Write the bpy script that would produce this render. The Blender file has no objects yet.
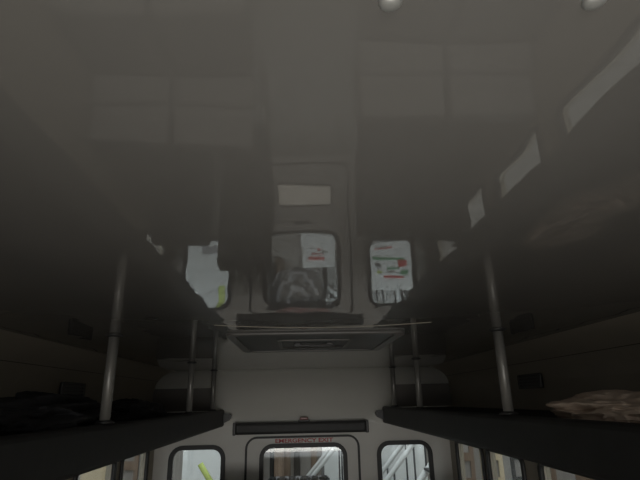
import bpy, bmesh, math, random
from mathutils import Vector, Matrix, noise
random.seed(4)
C0=1.6            # camera height above the bus floor
H=C0+0.19         # ceiling height
D=3.6             # rear wall
W=1.02            # half width
col=bpy.context.scene.collection

# ---------------------------------------------------------------- materials
def mat(name,color,rough=0.6,metal=0.0,ior=1.5,noise_amt=0.0,nscale=8,bump=0.0,bscale=40,bdist=0.01,coat=0.0,coat_ior=1.5,coat_rough=.03):
    m=bpy.data.materials.new(name); m.use_nodes=True
    nt=m.node_tree; b=nt.nodes['Principled BSDF']
    b.inputs['Base Color'].default_value=(*color,1); b.inputs['Roughness'].default_value=rough
    b.inputs['Metallic'].default_value=metal; b.inputs['IOR'].default_value=ior
    b.inputs['Coat Weight'].default_value=coat; b.inputs['Coat IOR'].default_value=coat_ior; b.inputs['Coat Roughness'].default_value=coat_rough
    tc=nt.nodes.new('ShaderNodeTexCoord')
    if noise_amt>0:
        n=nt.nodes.new('ShaderNodeTexNoise'); n.inputs['Scale'].default_value=nscale; n.inputs['Detail'].default_value=4
        r=nt.nodes.new('ShaderNodeValToRGB')
        r.color_ramp.elements[0].position=0.3; r.color_ramp.elements[1].position=0.7
        r.color_ramp.elements[0].color=(*[c*(1-noise_amt) for c in color],1)
        r.color_ramp.elements[1].color=(*[min(1,c*(1+noise_amt)) for c in color],1)
        nt.links.new(tc.outputs['Object'],n.inputs['Vector']); nt.links.new(n.outputs['Fac'],r.inputs['Fac'])
        nt.links.new(r.outputs['Color'],b.inputs['Base Color'])
    if bump>0:
        n=nt.nodes.new('ShaderNodeTexNoise'); n.inputs['Scale'].default_value=bscale; n.inputs['Detail'].default_value=2
        bp=nt.nodes.new('ShaderNodeBump'); bp.inputs['Strength'].default_value=bump; bp.inputs['Distance'].default_value=bdist
        nt.links.new(tc.outputs['Object'],n.inputs['Vector']); nt.links.new(n.outputs['Fac'],bp.inputs['Height'])
        nt.links.new(bp.outputs['Normal'],b.inputs['Normal'])
        nt.links.new(bp.outputs['Normal'],b.inputs['Coat Normal'])
    return m
M_ceil=mat('gloss_ceiling',(0.125,0.12,0.111),0.4,ior=1.4,noise_amt=0.03,nscale=3,bump=1.0,bscale=4.5,bdist=0.0014,coat=1.0,coat_ior=2.4,coat_rough=.022)
M_cove=mat('cove_plastic',(0.56,0.55,0.51),0.22,ior=1.6,noise_amt=0.03,nscale=3)
M_frame=mat('hatch_plastic',(0.10,0.096,0.09),0.4,noise_amt=0.03)
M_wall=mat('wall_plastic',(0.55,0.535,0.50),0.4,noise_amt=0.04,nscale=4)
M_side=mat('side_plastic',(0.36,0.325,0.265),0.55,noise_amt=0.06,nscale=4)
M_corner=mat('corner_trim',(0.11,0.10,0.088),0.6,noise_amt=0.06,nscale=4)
M_floor=mat('floor_vinyl',(0.6,0.58,0.54),0.5,noise_amt=0.12,nscale=60)
M_rub=mat('black_rubber',(0.012,0.012,0.012),0.5,noise_amt=0.2)
M_rack=mat('rack_carpet',(0.012,0.0115,0.011),0.95,noise_amt=0.25,nscale=120,bump=0.3,bscale=300,bdist=0.002)
M_lip=mat('rack_lip_vinyl',(0.016,0.016,0.016),0.55,noise_amt=0.2,nscale=20)
M_pole=mat('pole_grey',(0.19,0.185,0.172),0.4,metal=0.3,noise_amt=0.05)
M_dark=mat('dark_plastic',(0.025,0.025,0.025),0.4,noise_amt=0.1)
M_metal=mat('metal',(0.36,0.36,0.34),0.4,metal=0.6,noise_amt=0.05)
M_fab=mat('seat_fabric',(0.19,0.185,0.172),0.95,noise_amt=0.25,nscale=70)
M_fab_shade=mat('seat_fabric_shaded',(0.008,0.008,0.008),0.95,noise_amt=0.25,nscale=70)  # same fabric, shade from the rows ahead put into the colour
M_fab2=mat('seat_shell',(0.08,0.08,0.08),0.6,noise_amt=0.1)
M_red=mat('red_ink',(0.55,0.05,0.05),0.5,noise_amt=0.05)
M_dred=mat('dark_red_ink',(0.42,0.04,0.04),0.5,noise_amt=0.05)
M_tan=mat('tan_cloth',(0.52,0.42,0.34),0.85,noise_amt=0.15,nscale=10,bump=0.3,bscale=30,bdist=0.01)
M_cloth=mat('dark_cloth',(0.012,0.012,0.014),0.95,noise_amt=0.3,nscale=10,bump=0.3,bscale=25,bdist=0.01)
M_white=mat('white_paint',(0.82,0.85,0.86),0.5,noise_amt=0.04)
M_grey=mat('grey_tarp',(0.08,0.08,0.085),0.5,noise_amt=0.2,nscale=5)
M_lgrey=mat('light_grey_tarp',(0.35,0.35,0.37),0.5,noise_amt=0.2,nscale=5)
M_grey2=mat('grey_panel',(0.30,0.28,0.26),0.6,noise_amt=0.1,nscale=3)
M_brown=mat('brown_panel',(0.20,0.14,0.10),0.6,noise_amt=0.15,nscale=3)
M_cream=mat('cream_panel',(0.6,0.5,0.34),0.6,noise_amt=0.1,nscale=3)
M_yel=mat('hi_vis_yellow',(0.50,0.60,0.16),0.5,noise_amt=0.05)
M_green=mat('green_paint',(0.10,0.33,0.16),0.5,noise_amt=0.1)
M_blue=mat('blue_paint',(0.1,0.2,0.4),0.5,noise_amt=0.1)
M_pink=mat('pink_lens',(0.22,0.09,0.08),0.3,noise_amt=0.05)
M_ground=mat('concrete',(0.30,0.28,0.26),0.7,noise_amt=0.2,nscale=4)
def glassmat():
    m=bpy.data.materials.new('tinted_glass'); m.use_nodes=True; nt=m.node_tree
    nt.nodes.clear()
    o=nt.nodes.new('ShaderNodeOutputMaterial'); t=nt.nodes.new('ShaderNodeBsdfTransparent'); g=nt.nodes.new('ShaderNodeBsdfGlossy')
    mx=nt.nodes.new('ShaderNodeMixShader'); n=nt.nodes.new('ShaderNodeTexNoise'); n.inputs['Scale'].default_value=2
    r=nt.nodes.new('ShaderNodeMapRange'); r.inputs['To Min'].default_value=0.04; r.inputs['To Max'].default_value=0.07
    t.inputs['Color'].default_value=(0.85,0.87,0.86,1); g.inputs['Roughness'].default_value=0.03
    nt.links.new(n.outputs['Fac'],r.inputs['Value']); nt.links.new(r.outputs['Result'],mx.inputs['Fac'])
    nt.links.new(t.outputs[0],mx.inputs[1]); nt.links.new(g.outputs[0],mx.inputs[2]); nt.links.new(mx.outputs[0],o.inputs['Surface'])
    return m
M_glass=glassmat()
def frosted():
    m=bpy.data.materials.new('frosted_panel'); m.use_nodes=True; nt=m.node_tree; nt.nodes.clear()
    o=nt.nodes.new('ShaderNodeOutputMaterial'); t=nt.nodes.new('ShaderNodeBsdfTranslucent'); d=nt.nodes.new('ShaderNodeBsdfDiffuse'); mx=nt.nodes.new('ShaderNodeMixShader')
    n=nt.nodes.new('ShaderNodeTexNoise'); n.inputs['Scale'].default_value=3; r=nt.nodes.new('ShaderNodeMapRange'); r.inputs['To Min'].default_value=.25; r.inputs['To Max'].default_value=.35
    nt.links.new(n.outputs['Fac'],r.inputs['Value']); nt.links.new(r.outputs['Result'],mx.inputs['Fac'])
    t.inputs['Color'].default_value=(.95,.92,.86,1); d.inputs['Color'].default_value=(.85,.82,.76,1)
    nt.links.new(t.outputs[0],mx.inputs[1]); nt.links.new(d.outputs[0],mx.inputs[2]); nt.links.new(mx.outputs[0],o.inputs['Surface']); return m
M_frost=frosted()

# ---------------------------------------------------------------- helpers
def mkobj(name,me,m,loc=(0,0,0),parent=None,smooth=False):
    o=bpy.data.objects.new(name,me); col.objects.link(o); o.location=loc
    if m: me.materials.append(m)
    if smooth:
        for p in me.polygons: p.use_smooth=True
    if parent: o.parent=parent
    return o
def empty(name,loc):
    o=bpy.data.objects.new(name,None); o.empty_display_size=0.1; o.location=loc; col.objects.link(o); return o
def tag(o,label,cat,group=None):
    o['label']=label; o['category']=cat
    if group: o['group']=group
    return o
def struct(o,label=None):
    o['kind']='structure'
    if label: o['label']=label; o['category']='vehicle interior'
    return o
def box(name,size,m,loc=(0,0,0),parent=None,bev=0.0,seg=3):
    bm=bmesh.new(); bmesh.ops.create_cube(bm,size=1)
    bmesh.ops.scale(bm,vec=size,verts=bm.verts)
    if bev>0: bmesh.ops.bevel(bm,geom=bm.edges[:],offset=bev,segments=seg,profile=0.5,affect='EDGES')
    me=bpy.data.meshes.new(name); bm.to_mesh(me); bm.free()
    return mkobj(name,me,m,loc,parent,smooth=False)
def lathe(name,prof,m,loc=(0,0,0),parent=None,n=24,axis='Z'):
    bm=bmesh.new(); rings=[]
    for r,z in prof:
        rings.append([bm.verts.new((r*math.cos(a*2*math.pi/n),r*math.sin(a*2*math.pi/n),z)) for a in range(n)])
    for a,b in zip(rings,rings[1:]):
        for i in range(n): bm.faces.new((a[i],a[(i+1)%n],b[(i+1)%n],b[i]))
    bm.faces.new(rings[0][::-1]); bm.faces.new(rings[-1])
    bmesh.ops.recalc_face_normals(bm,faces=bm.faces)
    me=bpy.data.meshes.new(name); bm.to_mesh(me); bm.free()
    return mkobj(name,me,m,loc,parent,smooth=True)
def rrect(u0,u1,v0,v1,r,n=6):
    pts=[]
    for cx,cy,a0 in((u1-r,v1-r,0),(u0+r,v1-r,90),(u0+r,v0+r,180),(u1-r,v0+r,270)):
        for i in range(n+1):
            a=math.radians(a0+90*i/n); pts.append((cx+r*math.cos(a),cy+r*math.sin(a)))
    return pts
def rect(u0,u1,v0,v1): return [(u0,v0),(u1,v0),(u1,v1),(u0,v1)]
def plate(name,loops,thick,plane,pos,m,parent=None,bev=0.0):
    """filled outline with holes; plane 'xz' -> (u,pos,v), 'yz' -> (pos,u,v), 'xy' -> (u,v,pos)"""
    cu=bpy.data.curves.new('tmp','CURVE'); cu.dimensions='2D'; cu.fill_mode='BOTH'; cu.extrude=thick/2
    for l in loops:
        s=cu.splines.new('POLY'); s.points.add(len(l)-1)
        for p,(u,v) in zip(s.points,l): p.co=(u,v,0,1)
        s.use_cyclic_u=True
    t=bpy.data.objects.new('tmp',cu); col.objects.link(t)
    dg=bpy.context.evaluated_depsgraph_get(); me=bpy.data.meshes.new_from_object(t.evaluated_get(dg))
    bpy.data.objects.remove(t); bpy.data.curves.remove(cu)
    us=[v.co.x for v in me.vertices]; vs=[v.co.y for v in me.vertices]
    cu_=(min(us)+max(us))/2; cv=(min(vs)+max(vs))/2
    for v in me.vertices:
        u,w,t_=v.co.x-cu_,v.co.y-cv,v.co.z
        v.co=(u,t_,w) if plane=='xz' else ((t_,u,w) if plane=='yz' else (u,w,t_))
    bm=bmesh.new(); bm.from_mesh(me); bmesh.ops.remove_doubles(bm,verts=bm.verts,dist=1e-5)
    bmesh.ops.recalc_face_normals(bm,faces=bm.faces); bm.to_mesh(me); bm.free(); me.name=name; me.materials.clear()
    loc={'xz':(cu_,pos,cv),'yz':(pos,cu_,cv),'xy':(cu_,cv,pos)}[plane]
    if parent: loc=Vector(loc)-parent.location
    return mkobj(name,me,m,loc,parent)
def ring(name,u0,u1,v0,v1,r,w,thick,plane,pos,m,parent=None):
    return plate(name,[rrect(u0-w,u1+w,v0-w,v1+w,r+w),rrect(u0,u1,v0,v1,r)],thick,plane,pos,m,parent)

# ---------------------------------------------------------------- shell
YF=-2.6
f=box('floor',(2*W+.1,D-YF+.1,.06),M_floor,(0,(D+YF)/2,-.03)); struct(f)
c=box('ceiling',(2*W+.08,3.62-YF,.06),M_ceil,(0,(3.62+YF)/2,H+.03)); struct(c)
z=lambda a:C0+a
# rear cove (rounded cap between ceiling and rear wall)
CY,CR,CD=3.16,.435,.35
bm=bmesh.new(); n=28; A=[];
for i in range(n+1):
    a=math.pi/2*i/n; A.append((CY+CR*math.sin(a),H-CD*(1-math.cos(a))-.0004))
L=[bm.verts.new((-1.02,y,zz)) for y,zz in A]; R=[bm.verts.new((1.02,y,zz)) for y,zz in A]
for i in range(n): bm.faces.new((L[i],L[i+1],R[i+1],R[i]))
me=bpy.data.meshes.new('trim_1'); bm.to_mesh(me); bm.free()
o=mkobj('trim_1',me,M_cove,smooth=True); struct(o)
# short curved joint strip in front of the hatch
pts=[]
for i in range(21):
    x=-.25+.57*i/20; pts.append((x,1.26+.07*(1-((x-.035)/.285)**2)))
loop=pts+[(x,y+.004) for x,y in reversed(pts)]
o=plate('trim_2',[loop],.001,'xy',H-.0003,M_side); struct(o)

# rear wall, door, rear windows
RWN=[(-.895,-.56),(.525,.865)]
rw=plate('wall_rear',[rect(-1.03,1.03,0,H),rrect(-.40,.38,.08,z(-.235),.07)]+[rrect(a-.01,b+.01,z(-.83),z(-.290),.07) for a,b in RWN],.05,'xz',D+.025,M_wall); struct(rw)
dr=plate('door_1',[rrect(-.39,.37,.09,z(-.245),.065),rrect(-.29,.28,z(-.85),z(-.295),.07),rrect(-.20,.24,z(-1.32),z(-1.10),.03)],.03,'xz',D+.012,M_wall); struct(dr,'grey rear emergency door with rounded window')
ring('door_seal',-.39,.37,.09,z(-.245),.065,.014,.03,'xz',D-.004,M_rub,dr)
ring('window_gasket',-.278,.268,z(-.835),z(-.308),.06,.028,.03,'xz',D-.005,M_rub,dr)
plate('window_glass',[rrect(-.28,.275,z(-.845),z(-.302),.06)],.005,'xz',D+.014,M_glass,dr)
ring('lower_panel_gasket',-.19,.23,z(-1.31),z(-1.11),.03,.008,.03,'xz',D-.005,M_rub,dr)
plate('lower_frosted_panel',[rrect(-.195,.235,z(-1.315),z(-1.105),.03)],.003,'xz',D+.006,M_frost,dr)
def text(name,s,size,m,parent,loc,rot=(math.pi/2,0,0),width=None,bold=0.0):
    cu=bpy.data.curves.new('t','FONT'); cu.body=s; cu.size=size; cu.align_x='CENTER'; cu.align_y='CENTER'; cu.extrude=.0006; cu.offset=bold
    t=bpy.data.objects.new('t',cu); col.objects.link(t); dg=bpy.context.evaluated_depsgraph_get()
    me=bpy.data.meshes.new_from_object(t.evaluated_get(dg)); bpy.data.objects.remove(t)
    me.materials.clear()
    if width:
        w=max(v.co.x for v in me.vertices)-min(v.co.x for v in me.vertices)
        for v in me.vertices: v.co.x*=width/w
    l=Vector(loc)-(parent.location if parent else Vector())
    o=mkobj(name,me,m,l,parent); o.rotation_euler=rot; return o
text('emergency_exit_lettering','EMERGENCY EXIT',.036,M_dred,dr,(0,D-.0045,z(-.264)),width=.40,bold=.0009)
dh=box('door_handle',(.14,.03,.03),M_dark,Vector((.0,D-.02,z(-.95)))-dr.location,dr,bev=.008)
wn=1
for a,b in RWN:
    w=ring('window_%d'%wn,a+.005,b-.005,z(-.815),z(-.306),.06,.028,.03,'xz',D-.005,M_rub); struct(w); wn+=1
    plate('window_glass',[rrect(a,b,z(-.82),z(-.30),.06)],.005,'xz',D+.014,M_glass,w)
# side walls
winsL=[(2.95,3.44,-.70),(2.36,2.85,-.60)]
winsR=[(2.95,3.44,-.74),(2.42,2.88,-.76),(1.78,2.26,-.72),(1.10,1.62,-.69),(.2,.98,-.60)]
for s,nm,wins in((-1,'wall_left',winsL),(1,'wall_right',winsR)):
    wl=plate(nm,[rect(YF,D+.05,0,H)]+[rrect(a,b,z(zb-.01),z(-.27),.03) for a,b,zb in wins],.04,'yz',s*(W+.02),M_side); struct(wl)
    for a,b,zb in wins:
        w=ring('window_%d'%wn,a+.015,b-.015,z(zb+.005),z(-.285),.025,.018,.02,'yz',s*(W-.005),M_rub); struct(w); wn+=1
        plate('window_glass',[rrect(a+.005,b-.005,z(zb-.005),z(-.275),.025)],.005,'yz',s*(W+.02),M_glass,w)
fw=plate('wall_front',[rect(-1.04,1.04,0,H),rrect(-.92,.92,.6,1.74,.08)],.04,'xz',YF-.02,M_wall); struct(fw)
# beige side coves above the racks
k=3
for s in(-1,1):
    bm=bmesh.new(); P=[]
    for i in range(15):
        a=math.pi/2*i/14; P.append((s*(.80+.2195*math.sin(a)),C0+.06+.1295*math.cos(a)))
    A_=[bm.verts.new((x,YF,zz)) for x,zz in P]; B_=[bm.verts.new((x,3.5,zz)) for x,zz in P]
    for i in range(len(P)-1): bm.faces.new((A_[i],A_[i+1],B_[i+1],B_[i]))
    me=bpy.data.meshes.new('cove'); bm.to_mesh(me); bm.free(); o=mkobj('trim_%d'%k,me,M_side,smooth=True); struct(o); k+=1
    o=box('trim_%d'%k,(.006,5.9,.005),M_dark,(s*(W-.045),.5,z(.141)),bev=.001); struct(o); k+=1
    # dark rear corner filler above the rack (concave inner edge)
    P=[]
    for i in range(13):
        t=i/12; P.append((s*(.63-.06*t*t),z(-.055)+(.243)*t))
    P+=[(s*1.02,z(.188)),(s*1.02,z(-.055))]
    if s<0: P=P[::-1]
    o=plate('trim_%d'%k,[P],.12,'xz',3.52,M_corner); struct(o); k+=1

# ---------------------------------------------------------------- luggage racks
for s in(-1,1):
    e=empty('luggage_rack',(s*.8,0.7,z(-.07)))
    tag(e,'long dark overhead luggage rack with padded front lip under the ceiling','luggage rack','overhead luggage racks')
    box('shelf',(.43,5.6,.02),M_rack,(0,0,0),e,bev=.004)
    box('front_lip',(.035,5.7,.11),M_lip,(s*-.235,0,-.035),e,bev=.014)
    bm=bmesh.new(); q=[(-.235,.0),(-.235,-.075),(-.30,-.045),(-.305,-.01)]
    a_=[bm.verts.new((s*x,2.80,zz)) for x,zz in q]; b_=[bm.verts.new((s*x,2.845,zz)) for x,zz in q]
    bm.faces.new(a_); bm.faces.new(b_[::-1])
    for i in range(4): bm.faces.new((a_[i],b_[i],b_[(i+1)%4],a_[(i+1)%4]))
    bmesh.ops.recalc_face_normals(bm,faces=bm.faces); bmesh.ops.bevel(bm,geom=bm.edges[:],offset=.006,segments=2,affect='EDGES')
    me=bpy.data.meshes.new('end_bracket'); bm.to_mesh(me); bm.free(); mkobj('end_bracket',me,M_dark,(0,0,0),e)
    for yy in(-2.2,-1.1,0,1.1,2.2):
        b=box('support_bracket',(.42,.03,.035),M_dark,(0,yy,-.028),e,bev=.006)
    for y in(.35,1.43,2.49,3.15):
        p=empty('support_pole',(s*.565,y,z(-.05)))
        tag(p,'grey metal pole joining luggage rack to ceiling with round flange','pole','luggage rack support poles')
        t=.24
        lathe('pole',[(.0145,0),(.0145,t-.006)],M_pole,(0,0,0.002),p)
        lathe('ceiling_flange',[(.016,.0),(.024,.004),(.025,.006)],M_dark,(0,0,t-.006),p)
        lathe('base_flange',[(.026,0),(.026,.003),(.017,.008)],M_dark,(0,0,0.001),p)

# ---------------------------------------------------------------- roof hatch
hx,hy=.02,1.68
h=empty('roof_hatch',(hx,hy,H)); tag(h,'square roof escape hatch with framed inner panel and handle','roof hatch')
plate('hatch_frame',[rrect(hx-.265,hx+.265,hy-.27,hy+.27,.03),rrect(hx-.24,hx+.24,hy-.245,hy+.245,.025)],.008,'xy',H-.004,M_frame,h)
plate('hatch_panel',[rrect(hx-.238,hx+.238,hy-.243,hy+.243,.024)],.004,'xy',H-.002,M_dark,h)
plate('vent_ring',[rrect(hx-.12,hx+.12,hy-.12,hy+.12,.02),rrect(hx-.110,hx+.110,hy-.110,hy+.110,.015)],.005,'xy',H-.0065,M_frame,h)
box('hatch_handle',(.14,.025,.005),M_dark,(0,0,-.012),h,bev=.002)
box('handle_foot',(.02,.02,.008),M_dark,(-.055,0,-.007),h,bev=.002); box('handle_foot',(.02,.02,.008),M_dark,(.055,0,-.007),h,bev=.002)
# header bar over the door
hb=empty('header_bar',(-.02,3.5,z(-.19))); tag(hb,'dark padded header bar above the rear door','header bar')
box('bar',(.90,.10,.075),M_lip,(0,.03,.015),hb,bev=.018)
for s in(-1,1): box('bar_end_cap',(.02,.11,.082),M_dark,(s*.45,.035,.015),hb,bev=.006)
lamp=empty('marker_lamp',(-.0,3.53,z(-.1375))); tag(lamp,'small reddish marker lamp on top of header bar','lamp')
box('lamp_base',(.08,.05,.010),M_dark,(0,0,.005),lamp,bev=.003); box('lamp_lens',(.06,.036,.018),M_pink,(0,0,.019),lamp,bev=.007)
# side vents
for s in(-1,1):
    v=plate('air_vent',[rrect(2.10,2.32,z(.03),z(.093),.01)]+[rect(2.12,2.30,z(.04+i*.014),z(.046+i*.014)) for i in range(4)],.014,'yz',s*(W-.014),M_dark)
    tag(v,'small black slotted air vent on the wall above the rack','air vent','wall air vents')
    plate('vent_back',[rrect(2.105,2.315,z(.034),z(.089),.008)],.004,'yz',s*(W-.012),M_rub,v)
for x,y in((.017,.19),(.121,.187)):
    s_=lathe('screw',[(.0015,-.003),(.0045,-.0024),(.006,-.0008),(.0062,0.0003)],M_metal,(x,y,H)); tag(s_,'domed metal screw head in the glossy ceiling','screw','ceiling screws')

# ---------------------------------------------------------------- things on racks
def cloth(name,size,m,loc,rot,seed,label,cat,amp=1.0):
    bm=bmesh.new(); bmesh.ops.create_icosphere(bm,subdivisions=6,radius=1)
    for v in bm.verts:
        p=v.co.copy(); n1=noise.noise(p*1.6+Vector((seed,0,0))); n2=noise.noise(p*4+Vector((0,seed,0)))
        q=Vector((p.x*2,p.y*2,p.z*2+seed)); q+=Vector((n1,n2,n1))*.5
        rdg=abs(noise.noise(q))+.2*abs(noise.noise(q*2.3))
        p*=1+amp*(.28*n1+.05*n2+.18-.55*rdg)
        v.co=Vector((p.x*size[0],p.y*size[1],max(p.z*size[2],-size[2]*.45)+size[2]*.45))
    me=bpy.data.meshes.new(name); bm.to_mesh(me); bm.free()
    o=mkobj(name,me,m,loc,smooth=True); o.rotation_euler=(0,0,rot); tag(o,label,cat); return o
rt=z(-.0585)
cloth('crumpled_bag',(.075,.21,.040),M_tan,(.665,1.08,rt),.05,3,'crumpled tan cloth bag lying on luggage rack','bag',1.0)
cloth('jacket',(.12,.36,.055),M_cloth,(-.74,1.42,rt),.05,7,'dark folded jacket heaped on luggage rack','clothing',1.2)
cloth('backpack',(.10,.18,.052),M_cloth,(-.72,2.12,rt),-.2,9,'black soft bag slumped on luggage rack','bag',.8)

# ---------------------------------------------------------------- seats
def seat(x,y,top,M_fab,w=.385):
    e=empty('bus_seat',(x,y,0)); tag(e,'dark grey fabric bus seat with high back and headrest','bus seat','passenger seats')
    box('cushion',(w,.42,.11),M_fab,(0,-.22,.45),e,bev=.035)
    b=box('backrest',(w,.10,top-.66),M_fab,(0,.05,(top-.2+.46)/2),e,bev=.035); b.rotation_euler=(-.1,0,0)
    box('headrest',(w*.97,.09,.22),M_fab,(0,.085,top-.11),e,bev=.018)
    box('seat_shell',(w*.96,.38,.03),M_fab2,(0,-.22,.375),e,bev=.01)
    for sx in(-.14,.14):
        for sy in(-.36,-.06): lathe('leg',[(.018,0),(.015,.365)],M_metal,(sx,sy,0),e,n=12)
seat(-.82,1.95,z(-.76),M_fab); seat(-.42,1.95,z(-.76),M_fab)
seat(-.80,2.95,z(-.60),M_fab_shade); seat(-.375,2.95,z(-.435),M_fab_shade,.36)
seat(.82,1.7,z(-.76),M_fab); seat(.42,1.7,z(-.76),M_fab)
seat(.82,2.6,z(-.50),M_fab_shade,.37); seat(.47,2.6,z(-.545),M_fab_shade,.30)

# ---------------------------------------------------------------- outside
G=-.6
g=box('ground',(40,40,.1),M_ground,(0,6,G-.05)); struct(g)
bk=plate('wall_building',[rect(-8,8,G,5)],.1,'xz',9.5,M_grey2); struct(bk)
for i,(x,w_,mm) in enumerate(((-3.05,.35,M_brown),(-3.6,.5,M_cream),(-2.5,.4,M_white),(-1.65,.9,M_white),(.62,.5,M_white),(1.75,1.0,M_white),(2.5,.3,M_cream),(2.95,.35,M_brown),(3.45,.4,M_cream),(3.95,.3,M_dark),(4.4,.4,M_brown),(-4.2,.4,M_dark))):
    lp=[rrect(x-w_/2,x+w_/2,G,3.2,.02)]
    if w_<.45: lp+=[rect(x-w_*.3,x+w_*.3,-.2+j*.42,.08+j*.42) for j in range(5)]
    p=plate('wall_panel',lp,.04,'xz',9.41,mm); tag(p,'coloured cladding panel on the building wall','wall panel','cladding panels')
for s,base in((1,M_brown),(-1,M_lgrey)):
    b=plate('wall_hall_side',[rect(-6,9.4,G,5)],.1,'yz',s*5.0,base); struct(b)
    for i in range(9):
        y0=-1+i*1.1; mm=(M_cream,M_brown,M_white)[i%3]
        p=plate('hall_panel',[rrect(y0,y0+.62,G,2.6,.03)]+[rect(y0+.08,y0+.54,.9+j*.42,1.15+j*.42) for j in range(3)],.04,'yz',s*4.92,mm)
        tag(p,'pale framed panel with openings on the hall wall','wall panel','hall wall panels')
for i,x in enumerate((-.72,-.5,-.25,-.08,.22)):
    p=lathe('steel_post',[(.06,0),(.06,3)],M_dark if i%2 else M_brown,(x,9.25,G),n=12); tag(p,'dark upright steel post by the building','post','steel posts')
rb=empty('wall_cabinet',(-.38,8.9,.0)); tag(rb,'reddish brown narrow cabinet with hinged front standing outside','cabinet')
box('body',(.16,.2,1.6),M_brown,(0,0,.2),rb,bev=.02); box('door',(.10,.02,1.3),M_brown,(0,-.11,.2),rb,bev=.01); box('plinth',(.18,.22,.04),M_dark,(0,0,-.58),rb,bev=.005)
def rail(name,a,b,r,m,parent):
    a=Vector(a); b=Vector(b); d=b-a
    o=lathe(name,[(r,0),(r,d.length)],m,a,parent,n=10); o.rotation_mode='QUATERNION'; o.rotation_quaternion=d.to_track_quat('Z','Y'); return o
for (sx,sy) in((1.0,7.7),(.05,8.75)):
    st=empty('metal_stairs',(sx,sy,G)); tag(st,'white metal stairs with sloping handrails','stairs','outdoor stairs')
    for i in range(7): box('step',(.2,.5,.03),M_grey,(.1+i*.17*1.0,0,.18+i*.2),st)
    for yy in(-.28,.28):
        rail('stringer',(0,yy,.1),(1.25,yy,1.55),.05,M_white,st)
        rail('handrail',(-.1,yy,.80),(1.25,yy,2.3),.035,M_white,st)
        for q in(0,.3,.6,.9,1.2): rail('baluster',(q,yy,.1+q*1.12),(q,yy,.88+q*1.11),.014,M_grey,st)
def sign(x,y,z0,w,h_,lines,label):
    e=empty('sign_board',(x,y,z0)); tag(e,label,'sign')
    box('board',(w,.03,h_),M_white,(0,0,h_/2),e,bev=.004)
    for s in(-1,1): lathe('leg',[(.02,0),(.02,z0-G+.05)],M_grey,(s*w*.4,.03,G-z0),e,n=10)
    for xx,zz,ww,hh,m in lines: box('printed_band',(w*ww,.006,hh),m,(w*xx,-.017,zz),e)
sign(.27,7.0,-.36,.5,.40,((-.08,.28,.5,.025,M_red),(-.04,.23,.38,.015,M_dred),(0,.15,.10,.06,M_red),(.2,.2,.2,.02,M_grey2),(-.2,.12,.15,.02,M_grey2)),'white sign board with red printing standing outside')
bands=[(-.15,.10,.45,.025,M_red),(-.2,.06,.3,.015,M_grey2),
 (-.05,.27,.75,.045,M_green),(.28,.33,.2,.08,M_red),(-.3,.37,.14,.05,M_grey),(.05,.39,.3,.03,M_green),(-.3,.47,.12,.06,M_yel),(.0,.47,.2,.05,M_grey2),(.32,.5,.18,.09,M_green),(.05,.60,.5,.04,M_red)]
sign(1.35,6.9,-.3,.62,.75,bands,'white display board with busy red and green print')
sign(-1.45,7.2,-.55,.72,.9,((0,.1,.8,.05,M_lgrey),(.1,.3,.4,.12,M_lgrey)),'white display board with pale grey blocks')
# ribbed grey curved tarp hung in a frame
e=empty('tarp_skip',(-.05,7.85,G)); tag(e,'dark grey ribbed tarpaulin sling hanging in a steel frame','tarp bin')
def apron(nm,yy,wav):
    bm=bmesh.new(); rows=[]
    for i in range(61):
        x=-.44+.88*i/60; zb=1.08-.60*math.sqrt(max(0,1-(x/.44)**2))**.8
        rows.append([bm.verts.new((x,yy+.012*math.sin(i*1.57),1.10-(1.10-zb)*j/12)) for j in range(13)])
    for a,b in zip(rows,rows[1:]):
        for j in range(12): bm.faces.new((a[j],b[j],b[j+1],a[j+1]))
    me=bpy.data.meshes.new(nm); bm.to_mesh(me); bm.free(); mkobj(nm,me,M_grey,(0,0,0),e); me.materials.append(M_lgrey)
    for p in me.polygons:
        c_=p.center; rr=math.hypot(c_.x,(1.10-c_.z)*.75)
        if int(rr/.05)%3==0: p.material_index=1
apron('front_apron',-.31,1); apron('back_apron',.31,1)
bm=bmesh.new(); rows=[]
for i in range(33):
    th=math.pi*i/32; x=.44*math.cos(th); zz=1.08-.60*math.sin(th)**.8
    rows.append([bm.verts.new((x,-.31+.62*j/6,zz)) for j in range(7)])
for a,b in zip(rows,rows[1:]):
    for j in range(6): bm.faces.new((a[j],b[j],b[j+1],a[j+1]))
me=bpy.data.meshes.new('sling'); bm.to_mesh(me); bm.free(); mkobj('sling',me,M_grey,(0,0,0),e,smooth=True)
for sx in(-.46,.46):
    for sy in(-.32,.32): lathe('leg',[(.02,0),(.02,1.06)],M_dark,(sx,sy,0),e,n=10)
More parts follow.
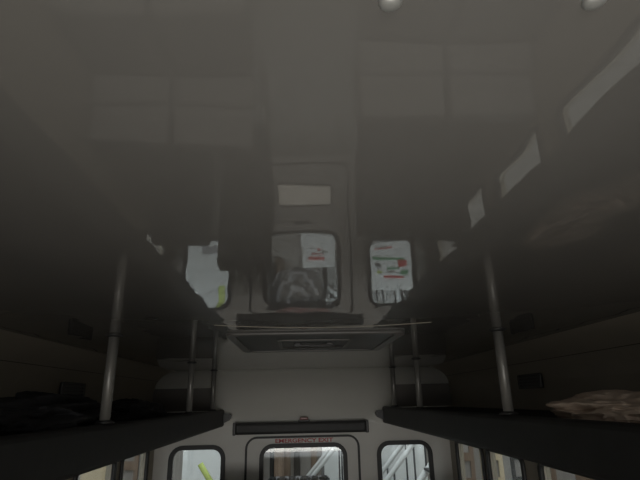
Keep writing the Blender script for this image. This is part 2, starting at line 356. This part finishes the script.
for sy in(-.32,.32): rail('top_bar',(-.46,sy,1.06),(.46,sy,1.06),.02,M_dark,e)
# yellow-green barrier behind the pale board
e=empty('barrier_arm',(-1.62,7.5,G)); tag(e,'yellow-green post with slanted barrier arm','barrier')
lathe('post',[(.05,0),(.05,1.09)],M_yel,(.38,0,0),e,n=16)
rail('arm',(.41,0,1.04),(.18,0,1.38),.04,M_yel,e)
box('foot',(.3,.3,.04),M_dark,(.38,0,.02),e,bev=.01)

# ---------------------------------------------------------------- light
w=bpy.data.worlds.new('world'); bpy.context.scene.world=w; w.use_nodes=True
nt=w.node_tree; bg=nt.nodes['Background']; bg.inputs['Strength'].default_value=1.65; bg.inputs['Color'].default_value=(.93,.98,1,1)
def area(loc,target,sx,sy,power,colr=(1,1,1),spread=None):
    l=bpy.data.lights.new('area','AREA'); l.shape='RECTANGLE'; l.size=sx; l.size_y=sy; l.energy=power; l.color=colr
    if spread: l.spread=math.radians(spread)
    o=bpy.data.objects.new('fill_light',l); col.objects.link(o); o.location=loc
    o.rotation_euler=(Vector(target)-Vector(loc)).to_track_quat('-Z','Y').to_euler(); return o
area((0,-2.45,1.05),(0,1.5,.6),1.8,.7,24,(1,.96,.9))  # added fill inside the front, stands in for windshield light on seats and floor
area((0.03,-.08,1.22),(0.03,.24,H),.26,.26,1.35,(1,.975,.93),120)  # added unseen lamp below the ceiling, makes its central glow
area((0,-2.4,C0+.04),(0,3,C0+.04),1.8,.14,1.5,(1,.94,.85))  # added fill above rack height, brightens side coves and poles

# ---------------------------------------------------------------- camera
cam=bpy.data.cameras.new('camera'); co=bpy.data.objects.new('camera',cam); col.objects.link(co)
cam.lens=27; cam.sensor_width=36; cam.clip_start=.02
pitch=math.atan(160/480)
Mx=Matrix.Rotation(math.radians(-2.7),4,'Z')@Matrix.Rotation(math.pi/2+pitch,4,'X')@Matrix.Rotation(math.radians(-1.2),4,'Z')
co.matrix_world=Matrix.Translation((-.03,0,C0))@Mx
bpy.context.scene.camera=co
bpy.context.scene.view_settings.view_transform='Standard'
